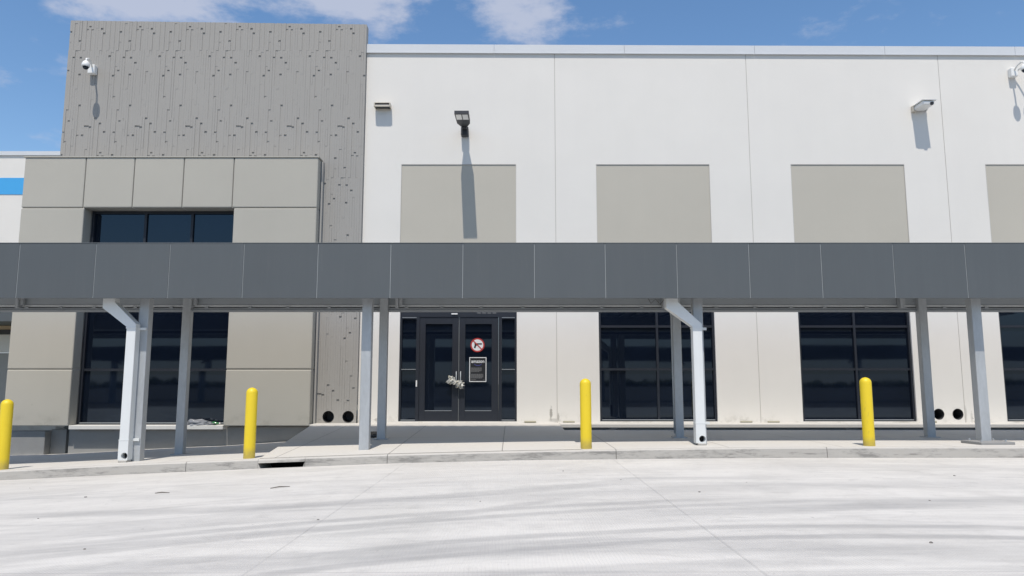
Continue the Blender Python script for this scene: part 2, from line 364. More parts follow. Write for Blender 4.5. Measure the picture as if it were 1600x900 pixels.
# walkway in three sheets: lower left, landing at the doors, right-hand walk
def left_z(x, y): f = (y - 11.14) / (16.3 - 11.14); return lerp(KT, x) * (1 - f) + lerp(REAR, x) * f
xs = [-60, -30, -20] + arange(-14, -3.3, .3)
struct(grid_sheet(xs, arange(11.14, 16.5, .4), left_z).build('walkway', 'walk_concrete', smooth=True))
def land_z(x, y): f = (y - 11.14) / (15.85 - 11.14); return lerp(KT, x) * (1 - f) + .20 * f + .004
def lx(y): return -3.72 - (y - 11.14) * .115              # flared left edge of the landing
bm = bmesh.new(); n = 16; yy = arange(11.14, 15.87, .3); V = []
for y in yy:
    a = lx(y); row = []
    for i in range(n + 1):
        x = a + (1.03 - a) * i / n; row.append(bm.verts.new((x, y, land_z(x, y))))
    V.append(row)
for j in range(len(yy) - 1):
    for i in range(n): bm.faces.new((V[j][i], V[j][i+1], V[j+1][i+1], V[j+1][i]))
for side in (0, n):
    low = [bm.verts.new((V[j][side].co.x, V[j][side].co.y, -.5)) for j in range(len(yy))]
    for j in range(len(yy) - 1): bm.faces.new((V[j][side], V[j+1][side], low[j+1], low[j]))
mm = MB(); mm.bm.free(); mm.bm = bm; struct(mm.build('walkway_landing', 'walk_concrete'))
def right_z(x, y): f = (y - 11.14) / (15.5 - 11.14); return lerp(KT, x) * (1 - f) + .138 * f
g = grid_sheet(arange(1.03, 14, .4) + [30, 60], arange(11.14, 15.5, .4), right_z)
bv = [v for v in g.bm.verts if abs(v.co.y - 15.5) < 1e-4]; bv.sort(key=lambda v: v.co.x)
lw = [g.bm.verts.new((v.co.x, v.co.y, -.3)) for v in bv]
for i in range(len(bv) - 1): g.bm.faces.new((bv[i], bv[i+1], lw[i+1], lw[i]))
struct(g.build('walkway', 'walk_concrete'))
struct(grid_sheet(arange(1.03, 14, .3) + [30, 60], arange(15.5, 16.3, .1), lambda x, y: -.02 + .03 * noise.noise(Vector((x * 2, y * 3, 0)))).build('drainage_trench', 'dirt', smooth=True))
# kerb: slabs between joints, with the storm inlet cut out of one
seams = [-14, -10.9, -7.7, -4.75, -3.70, -3.02, -1.82, 1.52, 4.6, 7.7, 10.8, 14]
kb = MB()
for a, b in zip(seams, seams[1:]):
    a2, b2 = a + .004, b - .004
    inlet = (a, b) == (-3.70, -3.02)
    if inlet: a2, b2 = a - .0, b + .0
    xs = arange(a2, b2, .25)
    for x0, x1 in zip(xs, xs[1:]):
        t0, t1 = lerp(KT, x0), lerp(KT, x1)
        l0, l1 = (t0 - .055, t1 - .055) if inlet else (lerp(KB, x0) - .1, lerp(KB, x1) - .1)
        yb = 11.14; yf = 11.012; c = .018                 # battered face with a rounded arris
        P = [[(x, 11.0, l), (x, yf, t - c), (x, yf + c, t), (x, yb, t), (x, yb, l)] for x, t, l in ((x0, t0, l0), (x1, t1, l1))]
        for i in range(4): kb.quad(P[0][i], P[1][i], P[1][i+1], P[0][i+1])
        if inlet or True: kb.quad(P[0][4], P[1][4], P[1][0], P[0][0])
    for x in (a2, b2):
        t_ = lerp(KT, x); l_ = lerp(KB, x) - .1
        if not inlet: kb.bm.faces.new([kb.bm.verts.new(p) for p in ((x, 11.0, l_), (x, 11.012, t_ - .018), (x, 11.03, t_), (x, 11.14, t_), (x, 11.14, l_))])
# splayed cheeks of the inlet
kb.prism([(-3.70, -.25), (-3.62, -.25), (-3.70, -.055)], 11.004, 11.5); kb.prism([(-3.02, -.25), (-3.10, -.25), (-3.02, -.04)], 11.004, 11.5)
bmesh.ops.remove_doubles(kb.bm, verts=kb.bm.verts, dist=1e-5)
struct(kb.build('kerb', 'kerb_concrete'))
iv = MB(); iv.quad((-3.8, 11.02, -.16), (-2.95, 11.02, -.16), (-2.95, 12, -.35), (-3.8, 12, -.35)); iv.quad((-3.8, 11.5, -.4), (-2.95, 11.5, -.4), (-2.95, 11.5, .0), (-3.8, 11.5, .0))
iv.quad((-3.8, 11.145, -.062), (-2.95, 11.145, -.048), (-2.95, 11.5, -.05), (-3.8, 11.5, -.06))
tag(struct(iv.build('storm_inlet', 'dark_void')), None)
bedm = MB(); bedm.box(-60, -3.72, 11.05, 11.13, -.7, -.5); bedm.box(-60, 60, 11.0, 11.13, -.62, -.55); struct(bedm.build('kerb_bed', 'kerb_concrete'))

# ------------------------------------------------------------------ main building
B = empty('warehouse_office', (0, 16.5, .2), 'white panel building with grey ribbed tower, stone-coloured portal and dark glazed openings', 'building')
def cut_panel(m, x0, x1, z0, z1, y, th, holes):
    """slab with real rectangular openings: front faces on a grid, reveals round each opening"""
    X = sorted({x0, x1, *[min(max(h[i], x0), x1) for h in holes for i in (0, 1)]}); Z = sorted({z0, z1, *[min(max(h[i], z0), z1) for h in holes for i in (2, 3)]})
    inside = lambda cx, cz: x0 < cx < x1 and z0 < cz < z1 and not any(h[0] < cx < h[1] and h[2] < cz < h[3] for h in holes)
    for i in range(len(X) - 1):
        for j in range(len(Z) - 1):
            a, b, c, d = X[i], X[i+1], Z[j], Z[j+1]; cx, cz = (a+b)/2, (c+d)/2
            if not inside(cx, cz): continue
            m.quad((a, y, c), (b, y, c), (b, y, d), (a, y, d)); m.quad((b, y+th, c), (a, y+th, c), (a, y+th, d), (b, y+th, d))
            e = 1e-3
            if not inside(a - e, cz): m.quad((a, y, c), (a, y, d), (a, y+th, d), (a, y+th, c))
            if not inside(b + e, cz): m.quad((b, y, c), (b, y+th, c), (b, y+th, d), (b, y, d))
            if not inside(cx, c - e): m.quad((a, y, c), (a, y+th, c), (b, y+th, c), (b, y, c))
            if not inside(cx, d + e): m.quad((a, y, d), (b, y, d), (b, y+th, d), (a, y+th, d))
    bmesh.ops.remove_doubles(m.bm, verts=m.bm.verts, dist=1e-5)
JX = [-3.40, .996, 5.475, 9.975, 14.47, 18.96]
WIN = [(1.94, 4.532), (6.408, 8.915), (10.90, 13.41)]
DOOR = (-2.507, .107)
BL = [(-2.545, .095), (1.93, 4.54), (6.404, 9.02), (10.877, 13.49)]
for i in range(5):
    a, b = JX[i] + (.008 if i else 0), JX[i+1] - .008
    holes = [(x0, x1, .262, 2.95) for x0, x1 in WIN + [DOOR]] + [(x0, x1, 3.45, 6.095) for x0, x1 in BL] + [(x - .14, x + .14, .283, .563) for x in (9.40, 9.82)]
    holes = [h for h in holes if h[1] > a and h[0] < b]
    m = MB(); cut_panel(m, a, b, .20, 8.86, 16.5, .24, holes)
    m.build('wall_panel', 'white_wall_paint', B)
for x in JX[1:5]:
    m = MB(); m.box(x - .009, x + .009, 16.508, 16.70, .20, 8.84); m.build('joint_sealant', 'sealant', B)
m = MB()
m.box(-3.40, 18.95, 16.741, 16.9, 2.96, 3.44); m.box(-3.40, 18.95, 16.741, 16.85, 6.11, 8.6)
m.box(-10.30, 18.95, 16.9, 44, 8.20, 8.40); m.box(18.75, 18.95, 16.95, 44, .0, 8.2); m.box(-10.3, -10.1, 16.95, 44, 0, 8.2)
m.build('building_shell', 'white_wall_paint', B)
for x0, x1 in BL:                                          # blind panels: recessed 2.5 cm with a thin stop bead
    m = MB(); m.box(x0 + .002, x1 - .002, 16.512, 16.6, 3.45, 6.093)
    p = m.build('blind_panel', 'beige_panel_paint', B)
    f = MB(); w_ = .035
    for (a, b, c, d) in ((x0, x0 + .012, 3.45, 6.095), (x1 - .012, x1, 3.45, 6.095), (x0 + .012, x1 - .012, 6.083, 6.095)): f.box(a, b, 16.497, 16.5119, c, d)
    f.build('edge_trim', 'sealant', p)
m = MB()                                                   # parapet coping, laid slightly out of level as on site
def slope_box(m, x0, x1, y0, y1, zb0, zt0, zb1, zt1):
    m.quad((x0,y0,zb0),(x1,y0,zb1),(x1,y0,zt1),(x0,y0,zt0)); m.quad((x0,y0,zt0),(x1,y0,zt1),(x1,y1,zt1),(x0,y1,zt0)); m.quad((x0,y0,zb0),(x0,y1,zb0),(x1,y1,zb1),(x1,y0,zb1))
    m.quad((x0,y0,zb0),(x0,y0,zt0),(x0,y1,zt0),(x0,y1,zb0)); m.quad((x1,y0,zb1),(x1,y1,zb1),(x1,y1,zt1),(x1,y0,zt1)); m.quad((x1,y1,zb1),(x0,y1,zb0),(x0,y1,zt0),(x1,y1,zt1))
cuts = [-3.48, -.42, 2.63, 5.68, 8.73, 11.78, 14.83, 17.88, 19.0]
cz = lambda x: 8.985 - (x + 3.5) * .0042
for a, b in zip(cuts, cuts[1:]):
    a += .003; b -= .003
    slope_box(m, a, b, 16.462, 16.80, cz(a) - .205, cz(a), cz(b) - .205, cz(b))
    slope_box(m, a, b, 16.452, 16.4615, cz(a) - .215, cz(a) - .195, cz(b) - .215, cz(b) - .195)
m.build('coping', 'coping_metal', B)

# tower of ribbed formliner concrete: strips of uneven depth with small square pits
TW = MB(); x0, x1 = -10.35, -3.405; x0_t = x0; sw = .0553; NS = int((x1 - x0) / sw); sw = (x1 - x0) / NS
rng = random.Random(5); unit = 21
pat = []
for u in range(unit):                                      # one repeat of the liner, 6.1 m tall
    segs = []; z = 0.0
    while z < 3.05:
        L = rng.choice([.22, .35, .5, .75, 1.05, 1.4]) * rng.uniform(.85, 1.15); L = min(L, 3.05 - z)
        segs.append((z, z + L, rng.choice([0, 0, 0, .002, .004, .006, .010]))); z += L
        if z < 2.95 and rng.random() < .36:
            segs.append((z, z + rng.uniform(.035, .055), .018)); z = segs[-1][1]
    pat.append(segs)
tz = lambda x: 9.538 - (x + 10.36) * .0139
TH = [(-4.02, .372), (-3.585, .372)]
for s_ in range(NS):
    a = x0 + s_ * sw; b = a + sw; top = tz((a + b) / 2)
    for k, segs in enumerate([pat[s_ % unit]] * 4):
        off = k * 3.05 - .35 + ((s_ // unit) % 2) * 0.0
        for (z0, z1, d) in (pat[(s_ + k * 8) % unit]):
            za, zb = max(z0 + off, 4.962 if (b > -9.46 and a < -6.28) else .20), min(z1 + off, top)
            if zb - za < .01: continue
            parts = [(za, zb)]
            for hx, hz in TH:
                if a < hx + .145 and b > hx - .145:
                    nw = []
                    for p, q in parts:
                        if q <= hz - .145 or p >= hz + .145: nw.append((p, q))
                        else:
                            if p < hz - .145: nw.append((p, hz - .145))
                            if q > hz + .145: nw.append((hz + .145, q))
                    parts = nw
            for p, q in parts:
                y = 16.40 + d; g_ = .0017 if (s_ * 7 + int(z0 * 50)) % 5 == 0 else .0003
                TW.quad((a + g_, y, p), (b - g_, y, p), (b - g_, y, q), (a + g_, y, q)); TW.quad((a + g_, y, q), (b - g_, y, q), (b - g_, 16.47, q), (a + g_, 16.47, q))
                TW.quad((a + g_, y, p), (a + g_, 16.47, p), (b - g_, 16.47, p), (b - g_, y, p)); TW.quad((a + g_, y, p), (a + g_, y, q), (a + g_, 16.47, q), (a + g_, 16.47, p)); TW.quad((b - g_, y, p), (b - g_, 16.47, p), (b - g_, 16.47, q), (b - g_, y, q))
# body behind the ribs
m2 = TW
def wall_slab(m, xa, xb, ya, yb, za, zta, ztb):
    m.quad((xa,ya,za),(xb,ya,za),(xb,ya,ztb),(xa,ya,zta)); m.quad((xa,yb,za),(xa,yb,zta),(xb,yb,ztb),(xb,yb,za)); m.quad((xa,ya,zta),(xb,ya,ztb),(xb,yb,ztb),(xa,yb,zta))
    m.quad((xa,ya,za),(xa,ya,zta),(xa,yb,zta),(xa,yb,za)); m.quad((xb,ya,za),(xb,yb,za),(xb,yb,ztb),(xb,ya,ztb))
wall_slab(TW, x0, -9.46, 16.455, 16.62, .2, tz(x0) - .002, tz(-9.46) - .002); wall_slab(TW, -6.28, x1, 16.455, 16.62, .62, tz(-6.28) - .002, tz(x1) - .002)
wall_slab(TW, -6.28, -4.2, 16.455, 16.62, -.2, .618, .618); wall_slab(TW, -9.459, -6.281, 16.455, 16.62, 4.96, tz(-9.46) - .002, tz(-6.28) - .002)
TW.box(x0 + .01, x1 - .01, 16.621, 16.64, 8.0, 9.40)
TW.build('tower_wall', 'tower_concrete', B)

def drain(x, z, y, r, h, mat, ext=None):                            # square infill with a round hole, sleeve running into the wall
    o = MB(); n = 32; ring = []; sq = []
    for k in range(n):
        a = 2 * math.pi * k / n; c, s = math.cos(a), math.sin(a); q = h / max(abs(c), abs(s))
        ring.append((x + r * c, z + r * s)); sq.append((x + q * c, z + q * s))
    for k in range(n):
        l = (k + 1) % n
        o.quad((ring[k][0], y, ring[k][1]), (ring[l][0], y, ring[l][1]), (sq[l][0], y, sq[l][1]), (sq[k][0], y, sq[k][1]))
    if ext:
        for a, b in ((ext[0], x - h), (x + h, ext[1])):
            if b - a > .002: o.quad((a, y, z - h), (b, y, z - h), (b, y, z + h), (a, y, z + h))
    p = o.build('drain_surround', mat, B)
    s = MB()
    for k in range(n):
        l = (k + 1) % n; s.quad((ring[k][0], y - .006, ring[k][1]), (ring[l][0], y - .006, ring[l][1]), (ring[l][0], y + .34, ring[l][1]), (ring[k][0], y + .34, ring[k][1]))
    s.bm.faces.new([s.bm.verts.new((a, y + .34, b)) for a, b in ring])
    s.build('drain_sleeve', 'dark_steel', p, smooth=False)
for hx, hz in TH:
    ia = int((hx - .145 - x0_t) / sw); ib = int((hx + .145 - x0_t) / sw) + 1
    drain(hx, hz, 16.4005, .125, .147, 'tower_concrete', (x0_t + ia * sw, x0_t + ib * sw))
for hx in (9.40, 9.82): drain(hx, .423, 16.502, .118, .142, 'white_wall_paint')

# portal of stone-coloured panels
PY = 16.07
def clad(xa, xb, za, zb, y=PY, back=16.39):
    m = MB(); m.box(xa, xb, y, back, za, zb, bev=.022, seg=2); return m.build('cladding_panel', 'stone_cladding', B)
G = .006
row = [-10.92, -9.545, -8.453, -7.345, -6.228, -4.335]
for a, b in zip(row, row[1:]): clad(a + G, b - G, 4.965 + G, 6.115)
for a, b in ((-10.92, -9.505), (-6.19, -4.335)):
    clad(a + G, b - G, 3.2 + G, 4.965 - G); clad(a + G, b - G, 1.395 + G, 3.2 - G); clad(a + G, b - G, .185, 1.395 - G)
m = MB(); m.box(-10.90, -9.52, 16.11, 16.385, .2, 6.10); m.box(-6.175, -4.355, 16.11, 16.385, .2, 6.10); m.box(-9.519, -6.176, 16.11, 16.385, 4.975, 6.10)
m.build('portal_core', 'sealant', B)
m = MB(); m.box(-10.94, -4.32, 16.052, 16.40, 6.118, 6.142); m.build('portal_coping', 'stone_cladding', B)
m = MB(); m.box(-4.330, -4.285, 16.30, 16.398, .2, 6.09); m.build('corner_reveal', 'far_wall_grey', B)
# light concrete strip at the foot of the wall, plinth and sills
m = MB(); m.box(-4.28, 1.03, 15.85, 16.56, .02, .232, bev=.006); m.box(1.032, 19, 15.87, 16.56, .165, .238, bev=.006); m.build('base_ledge', 'ledge_concrete', B)
m = MB(); m.box(1.04, 19, 15.96, 16.5, -.4, .163); m.build('foundation', 'plinth_concrete', B)
m = MB(); m.box(-9.60, -4.33, 16.30, 16.6, -.8, .16); m.box(-10.05, -9.72, 16.40, 16.6, -.8, .10); m.build('plinth', 'plinth_concrete', B)
m = MB(); m.box(-9.50, -6.195, 16.085, 16.44, .115, .20, bev=.006); m.build('entrance_sill', 'sill_light', B)
for x in (1.25, 5.15, 5.75, 9.2, -.6 + 1.0, 10.3):
    m = MB(); m.box(x - .13, x + .13, 16.46, 16.52, .2385, .275, bev=.01); m.build('grout_patch', 'grout', B)

# glazing
def window(name, xa, xb, za, zb, y, vs, hs, fw=.05, panes=True, jamb=True):
    f = MB()
    f.box(xa, xa + fw, y - .055, y + .06, za, zb); f.box(xb - fw, xb, y - .055, y + .06, za, zb)
    f.box(xa + fw, xb - fw, y - .05, y + .06, za, za + fw); f.box(xa + fw, xb - fw, y - .05, y + .06, zb - fw, zb)
    for v in vs: f.box(v - fw / 2, v + fw / 2, y - .045, y + .06, za + fw, zb - fw)
    cx = [xa + fw] + [q for v in vs for q in (v - fw / 2, v + fw / 2)] + [xb - fw]
    for h in hs:
        for i in range(0, len(cx), 2): f.box(cx[i], cx[i+1], y - .04, y + .06, h - fw / 2, h + fw / 2)
    root = f.build(name, 'black_frame', B)
    cz_ = [za + fw] + [q for h in hs for q in (h - fw / 2, h + fw / 2)] + [zb - fw]
    for i in range(0, len(cx), 2):
        for j in range(0, len(cz_), 2):
            p = MB(); dx = random.uniform(-.0012, .0012); dz = random.uniform(-.0015, .0015)
            p.quad((cx[i], y - dx, cz_[j] ), (cx[i+1], y + dx, cz_[j]), (cx[i+1], y + dx + dz, cz_[j+1]), (cx[i], y - dx + dz, cz_[j+1]))
            p.build('pane', 'tinted_glass', root)
    s = MB(); s.box(xa + fw, xb - fw, y - .060, y - .0505, za + fw * .55, za + fw * .8); s.build('lit_sill_edge', 'joint_aluminium', root)  # pale strip puts the lit edge of the sill into its colour
    return root
for xa, xb in WIN: window('window', xa, xb, .262, 2.95, 16.60, [xa + (xb - xa) * .505], [1.404, 2.36])
wl = window('window', -9.50, -6.20, .20, 4.96, 16.44, [-8.29, -7.235], [1.39, 3.2], fw=.055)
wl['label'] = 'tall dark window set back in the stone-coloured portal'
m = MB(); m.box(-9.50, -9.44, 16.386, 16.44, .2, 4.96); m.build('window_jamb', 'black_frame', B)

# double door with sidelights
D = MB(); xa, xb = DOOR; y = 16.60; f = .045
D.box(xa, xa + f, y - .06, y + .06, .25, 2.95); D.box(xb - f, xb, y - .06, y + .06, .25, 2.95)
for v in (-2.105, -.265): D.box(v - .035, v + .035, y - .06, y + .06, .25, 2.57)
D.box(xa + f, xb - f, y - .06, y + .06, 2.572, 2.68); D.box(xa + f, xb - f, y - .06, y + .06, 2.91, 2.95)
for a, b in ((xa + f, -2.141), (-.229, xb - f)):
    D.box(a, b, y - .05, y + .06, .25, .30); D.box(a, b, y - .045, y + .05, 1.375, 1.41); D.box(a, b, y - .05, y + .06, 2.53, 2.571)
df = D.build('door_frame', 'black_frame', B)
for a, b in ((xa + f, -2.141), (-.229, xb - f)):
    for c, d in ((.30, 1.375), (1.41, 2.53)):
        p = MB(); p.quad((a, y, c), (b, y, c), (b, y + .001, d), (a, y + .001, d)); p.build('pane', 'tinted_glass', df)
p = MB(); p.quad((xa + f, y, 2.68), (xb - f, y, 2.68), (xb - f, y, 2.91), (xa + f, y, 2.91)); p.build('transom_pane', 'tinted_glass', df)
for a, b in ((xa + f, -2.141), (-.229, xb - f)):
    for c, d in ((.285, .297), (1.398, 1.408), (2.555, 2.565)):
        s = MB(); s.box(a, b, y - .056, y - .0455 if 1 < c < 2 else y - .051, c, d); s.build('glazing_bead', 'joint_aluminium', df)
for (a, b, ga, gb) in ((-2.066, -1.192, -1.935, -1.335), (-1.182, -.304, -1.045, -.455)):
    L = MB(); ys = y - .045
    L.box(a, ga, ys, y + .01, .262, 2.565, bev=.003); L.box(gb, b, ys, y + .01, .262, 2.565, bev=.003); L.box(ga, gb, ys + .001, y + .009, .262, .49, bev=.002); L.box(ga, gb, ys + .001, y + .009, 2.415, 2.565, bev=.002)
    lf = L.build('door_leaf', 'black_frame', B)
    p = MB(); p.quad((ga, y - .012, .49), (gb, y - .012, .49), (gb, y - .011, 2.415), (ga, y - .011, 2.415)); p.build('pane', 'tinted_glass', lf)
    s = MB(); s.box(ga, gb, y - .03, y - .013, .4905, .499); s.build('glazing_bead', 'joint_aluminium', lf)
    hx = -1.235 if a < -1.5 else -1.14
    h_ = MB(); h_.tube([(hx, ys, 1.0), (hx, ys - .06, 1.0), (hx, ys - .06, 1.35), (hx, ys, 1.35)], .012, 8); h_.build('door_handle', 'joint_aluminium', lf, True)
s = MB(); s.box(-1.190, -1.184, y - .03, y - .02, .27, 2.56); s.build('meeting_strip', 'joint_aluminium', df)
s = MB(); s.box(-2.135, -2.105, y - .068, y - .061, 1.02, 1.16, bev=.003); s.build('door_sensor', 'fixture_white', df)
s = MB(); s.box(-1.36, -1.22, y - .085, y - .061, 2.625, 2.652, bev=.004); s.build('motion_sensor', 'fixture_white', df)
s = MB()
for k in range(4): s.box(-.78 + k * .115, -.70 + k * .115, y - .064, y - .061, 2.650, 2.672)
s.build('address_marking', 'sign_grey', df)

# ------------------------------------------------------------------ wing of the warehouse further back on the left
Wg = empty('warehouse_wing', (-20, 24.6, 0), 'white far wall with bright blue stripe, seen left of the stone-coloured portal', 'building')
m = MB(); m.box(-40, -10.6, 24.6, 24.9, 2.12, 8.86); m.build('wall', 'white_wall_paint', Wg)
m = MB(); m.box(-40, -10.6, 24.59, 24.9, -.5, 2.09); m.build('lower_wall', 'far_wall_grey', Wg)
m = MB(); m.box(-40, -10.6, 24.55, 24.95, 8.85, 8.99); m.build('coping', 'coping_metal', Wg)
m = MB(); m.box(-40, -10.6, 24.585, 24.5995, 7.478, 8.06); m.build('blue_stripe', 'blue_band', Wg)
m = MB(); m.box(-40, -15, 22.6, 24.58, 2.98, 3.5); m.build('dock_canopy', 'fascia_grey', Wg)
m = MB(); m.box(-40, -15, 24.35, 24.57, 2.86, 2.975); m.build('canopy_band', 'tan_band', Wg)
m = MB(); m.box(-40, -15, 24.45, 24.57, 2.70, 2.858); m.build('canopy_dark_strip', 'dark_steel', Wg)  # solid dark strip below the tan band
m = MB(); m.box(-14, -10.06, 16.2, 16.45, -.8, .075, bev=.01); tag(m.build('low_wall', 'plinth_concrete'), 'low concrete wall running left from the foot of the portal', 'wall')

# ------------------------------------------------------------------ canopy
FY = 11.30
def canopy(name, label, full=True, ylead=0):
    C = empty(name, (0, 12.5, .1), label, 'canopy')
    sc = FY / 11.45; FZ0, FZ1 = 1.1 + (2.412 - 1.1) * sc, 1.1 + (3.294 - 1.1) * sc
    j = [-12.6, -11.4, -10.2, -8.98, -7.742, -6.539, -5.375, -4.212, -3.049, -1.905, -.772, .351, 1.464, 2.587, 3.721, 4.854, 5.987, 7.12, 8.25, 9.4, 10.6, 11.8, 13.0]
    j = [v * sc for v in j]
    for a, b in zip(j, j[1:]):
        m = MB(); dy = random.uniform(-.002, .002)
        m.box(a + .0045, b - .0045, FY + dy, FY + .03, FZ0, FZ1 - .012, bev=.003); m.build('fascia_panel', 'fascia_grey', C)
    for v in j:
        m = MB(); m.box(v - .0045, v + .0045, FY + .008, FY + .034, FZ0 + .004, FZ1 - .014); m.build('panel_joint', 'joint_aluminium', C)
    m = MB(); m.box(j[0], j[-1], FY - .004, FY + .12, FZ1 - .0115, FZ1, bev=.003); m.build('fascia_cap', 'fascia_grey', C)
    m = MB(); m.box(j[0], j[-1], FY + .0345, FY + .09, FZ0 + .01, FZ1 - .013); m.build('fascia_backing', 'canopy_steel', C)
    m = MB()                                               # corrugated deck
    x = j[0]; k = 0
    while x < j[-1]:
        z = 2.86 + (.045 if k % 2 else 0); m.box(x, min(x + .15, j[-1]), FY + .092, 14.48, z, z + .01)
        m.box(x - .003, x + .003, FY + .092, 14.48, 2.86, 2.915); x += .15; k += 1
    m.build('deck', 'canopy_steel', C)
    m = MB(); m.box(j[0], j[-1], 11.78, 11.93, 2.70, 2.856); m.build('front_beam', 'canopy_steel', C)
    m = MB(); m.box(j[0], j[-1], 13.34, 13.50, 2.505, 2.856); m.build('rear_beam', 'canopy_steel', C)
    m = MB(); m.box(j[0], j[-1], 13.33, 13.36, 2.468, 2.500); m.box(j[0], j[-1], 13.42, 13.50, 2.455, 2.5045); m.build('beam_flange', 'downpipe_white', C)
    m = MB(); m.box(j[0], j[-1], 13.30, 13.315, 2.385, 2.445); m.box(j[0], j[-1], 13.316, 13.45, 2.385, 2.398); m.box(j[0], j[-1], 13.285, 13.2995, 2.40, 2.412); m.build('bottom_angle', 'canopy_steel', C)
    m = MB(); m.box(j[0], j[-1], 13.46, 13.48, 2.40, 2.454); m.build('beam_gap_shade', 'dark_void', C)  # near-black plate stands in for the shade in the gap under the beam
    x = j[0] + .2; rg = random.Random(3)
    while x < j[-1]:
        m = MB(); m.box(x, x + .06, 13.298, 13.34, 2.446, 2.467); m.build('clip', 'galvanised_steel', C); x += rg.uniform(.6, .78)
    for x in (-5.78, -2.07, 2.73, 7.0, -8.9):
        m = MB(); m.box(x - .025, x + .025, 13.2, 13.32, 2.44, 2.86); m.box(x + .03, x + .09, 13.25, 13.3, 2.5, 2.86); m.build('hanger_bracket', 'galvanised_steel', C)
    # purlins from front to rear
    for x in arange(-12, 12, 1.5):
        m = MB(); m.box(x - .03, x + .03, 11.94, 13.33, 2.72, 2.855); m.build('purlin', 'canopy_steel', C)
    for i, X in enumerate((-5.85, -2.305, 2.955, 7.385)):
        gz = min(left_z(X, 11.8) if X < -3.8 else (land_z(X, 11.8) if X < 1.03 else right_z(X, 11.8)), 5) if full else 0
        m = MB(); m.box(X - .078, X + .078, 11.70, 11.856, gz - .02, 2.84, bev=.012, seg=2); p = m.build('post', 'galvanised_steel', C)
        if i == 3:
            b = MB(); b.box(X - .29, X + .26, 11.44, 11.90, gz - .0, gz + .045, bev=.006, rot=Matrix.Rotation(R(5), 3, 'Z')); b.build('base_plate', 'plinth_concrete', p)
            for bx in (-.2, .17):
                for by in (11.52, 11.82):
                    q = MB(); q.tube([(X + bx, by, gz + .04), (X + bx, by, gz + .075)], .014, 8); q.build('anchor_bolt', 'galvanised_steel', p)
        gz = left_z(X, 13.4) if X < -4 else (land_z(X, 13.4) if X < 1.03 else right_z(X, 13.4))
        m = MB(); m.box(X - .074, X + .074, 13.36 - .14, 13.36 + .0, gz - .02, 2.86, bev=.012, seg=2); p = m.build('post', 'galvanised_steel', C)
        b = MB(); b.box(X - .12, X + .12, 13.17, 13.41, gz - .002, gz + .014); b.build('base_plate', 'galvanised_steel', p)
    # downpipes
    for X, gz, kick in ((-5.955, -.10, -.38), (2.90, .155, -.39)):
        w2 = .0725; ya, yb = 11.545, 11.695; zk = 1.99
        m = MB(); m.box(X - w2, X + w2, ya, yb, gz + .33, zk - .03, bev=.006)
        # kick: sheared box from the gutter to the drop
        top = [(X + kick - w2 * 1.25, 2.62), (X + kick + w2 * 1.25, 2.62), (X + kick + w2 * 1.25, 2.36), (X + w2, zk + .03), (X + w2, zk - .03), (X - w2, zk - .03), (X - w2, zk - .01), (X + kick - w2 * 1.25, 2.27)]
        m.prism(top, ya - .004, yb, bev=.005)
        dp = m.build('downpipe', 'downpipe_white', C)
        b = MB(); b.box(X - w2 - .006, X + w2 + .006, ya - .007, yb + .004, zk - .045, zk - .02); b.box(X - w2 - .006, X + w2 + .006, ya - .006, yb + .004, gz + .325, gz + .34); b.build('collar', 'downpipe_white', dp)
        b = MB(); b.box(X + w2, X + w2 + .10, yb - .03, yb + .0, zk - .06, zk - .02); b.box(X + w2, X + w2 + .10, yb - .03, yb + .0, gz + .31, gz + .35); b.build('strap', 'downpipe_white', dp)
        # boot with a round outlet in its face
        o = MB(); n = 28; r = .05; cx, czz = X + .022, gz + .095
        lo, hi, le, ri = gz + .03, gz + .324, X - w2 - .002, X + w2 + .002
        ring = []; sq = []
        for k in range(n):
            a = 2 * math.pi * k / n; c, s = math.cos(a), math.sin(a)
            qx = ((ri - cx) / c if c > 1e-6 else (le - cx) / c if c < -1e-6 else 1e9); qz = ((hi - czz) / s if s > 1e-6 else (lo - czz) / s if s < -1e-6 else 1e9)
            q = min(abs(qx), abs(qz)); ring.append((cx + r * c, czz + r * s)); sq.append((cx + q * c, czz + q * s))
        for (px_, pz_) in ((le, lo), (le, hi), (ri, lo), (ri, hi)):
            k = min(range(n), key=lambda i: (math.atan2(pz_ - czz, px_ - cx) - math.atan2(sq[i][1] - czz, sq[i][0] - cx)) ** 2); sq[k] = (px_, pz_)
        for k in range(n):
            l = (k + 1) % n; o.quad((ring[k][0], ya - .003, ring[k][1]), (ring[l][0], ya - .003, ring[l][1]), (sq[l][0], ya - .003, sq[l][1]), (sq[k][0], ya - .003, sq[k][1]))
            o.quad((ring[k][0], ya - .003, ring[k][1]), (ring[l][0], ya - .003, ring[l][1]), (ring[l][0], ya + .10, ring[l][1]), (ring[k][0], ya + .10, ring[k][1]))
        o.quad((le, ya - .003, lo), (le, yb, lo), (le, yb, hi), (le, ya - .003, hi)); o.quad((ri, ya - .003, lo), (ri, yb, lo), (ri, yb, hi), (ri, ya - .003, hi))
        o.build('boot', 'downpipe_white', dp)
        v = MB(); v.box(le + .01, ri - .01, ya + .101, yb - .01, lo, hi); v.build('outlet_void', 'dark_void', dp)
        v = MB(); v.box(X - .05, X + .075, ya - .035, ya + .11, gz - .01, gz + .03, bev=.004); v.build('outlet_lip', 'kerb_concrete', dp)
    return C
can = canopy('canopy', 'long dark grey panelled canopy on galvanised posts across the front of the building')
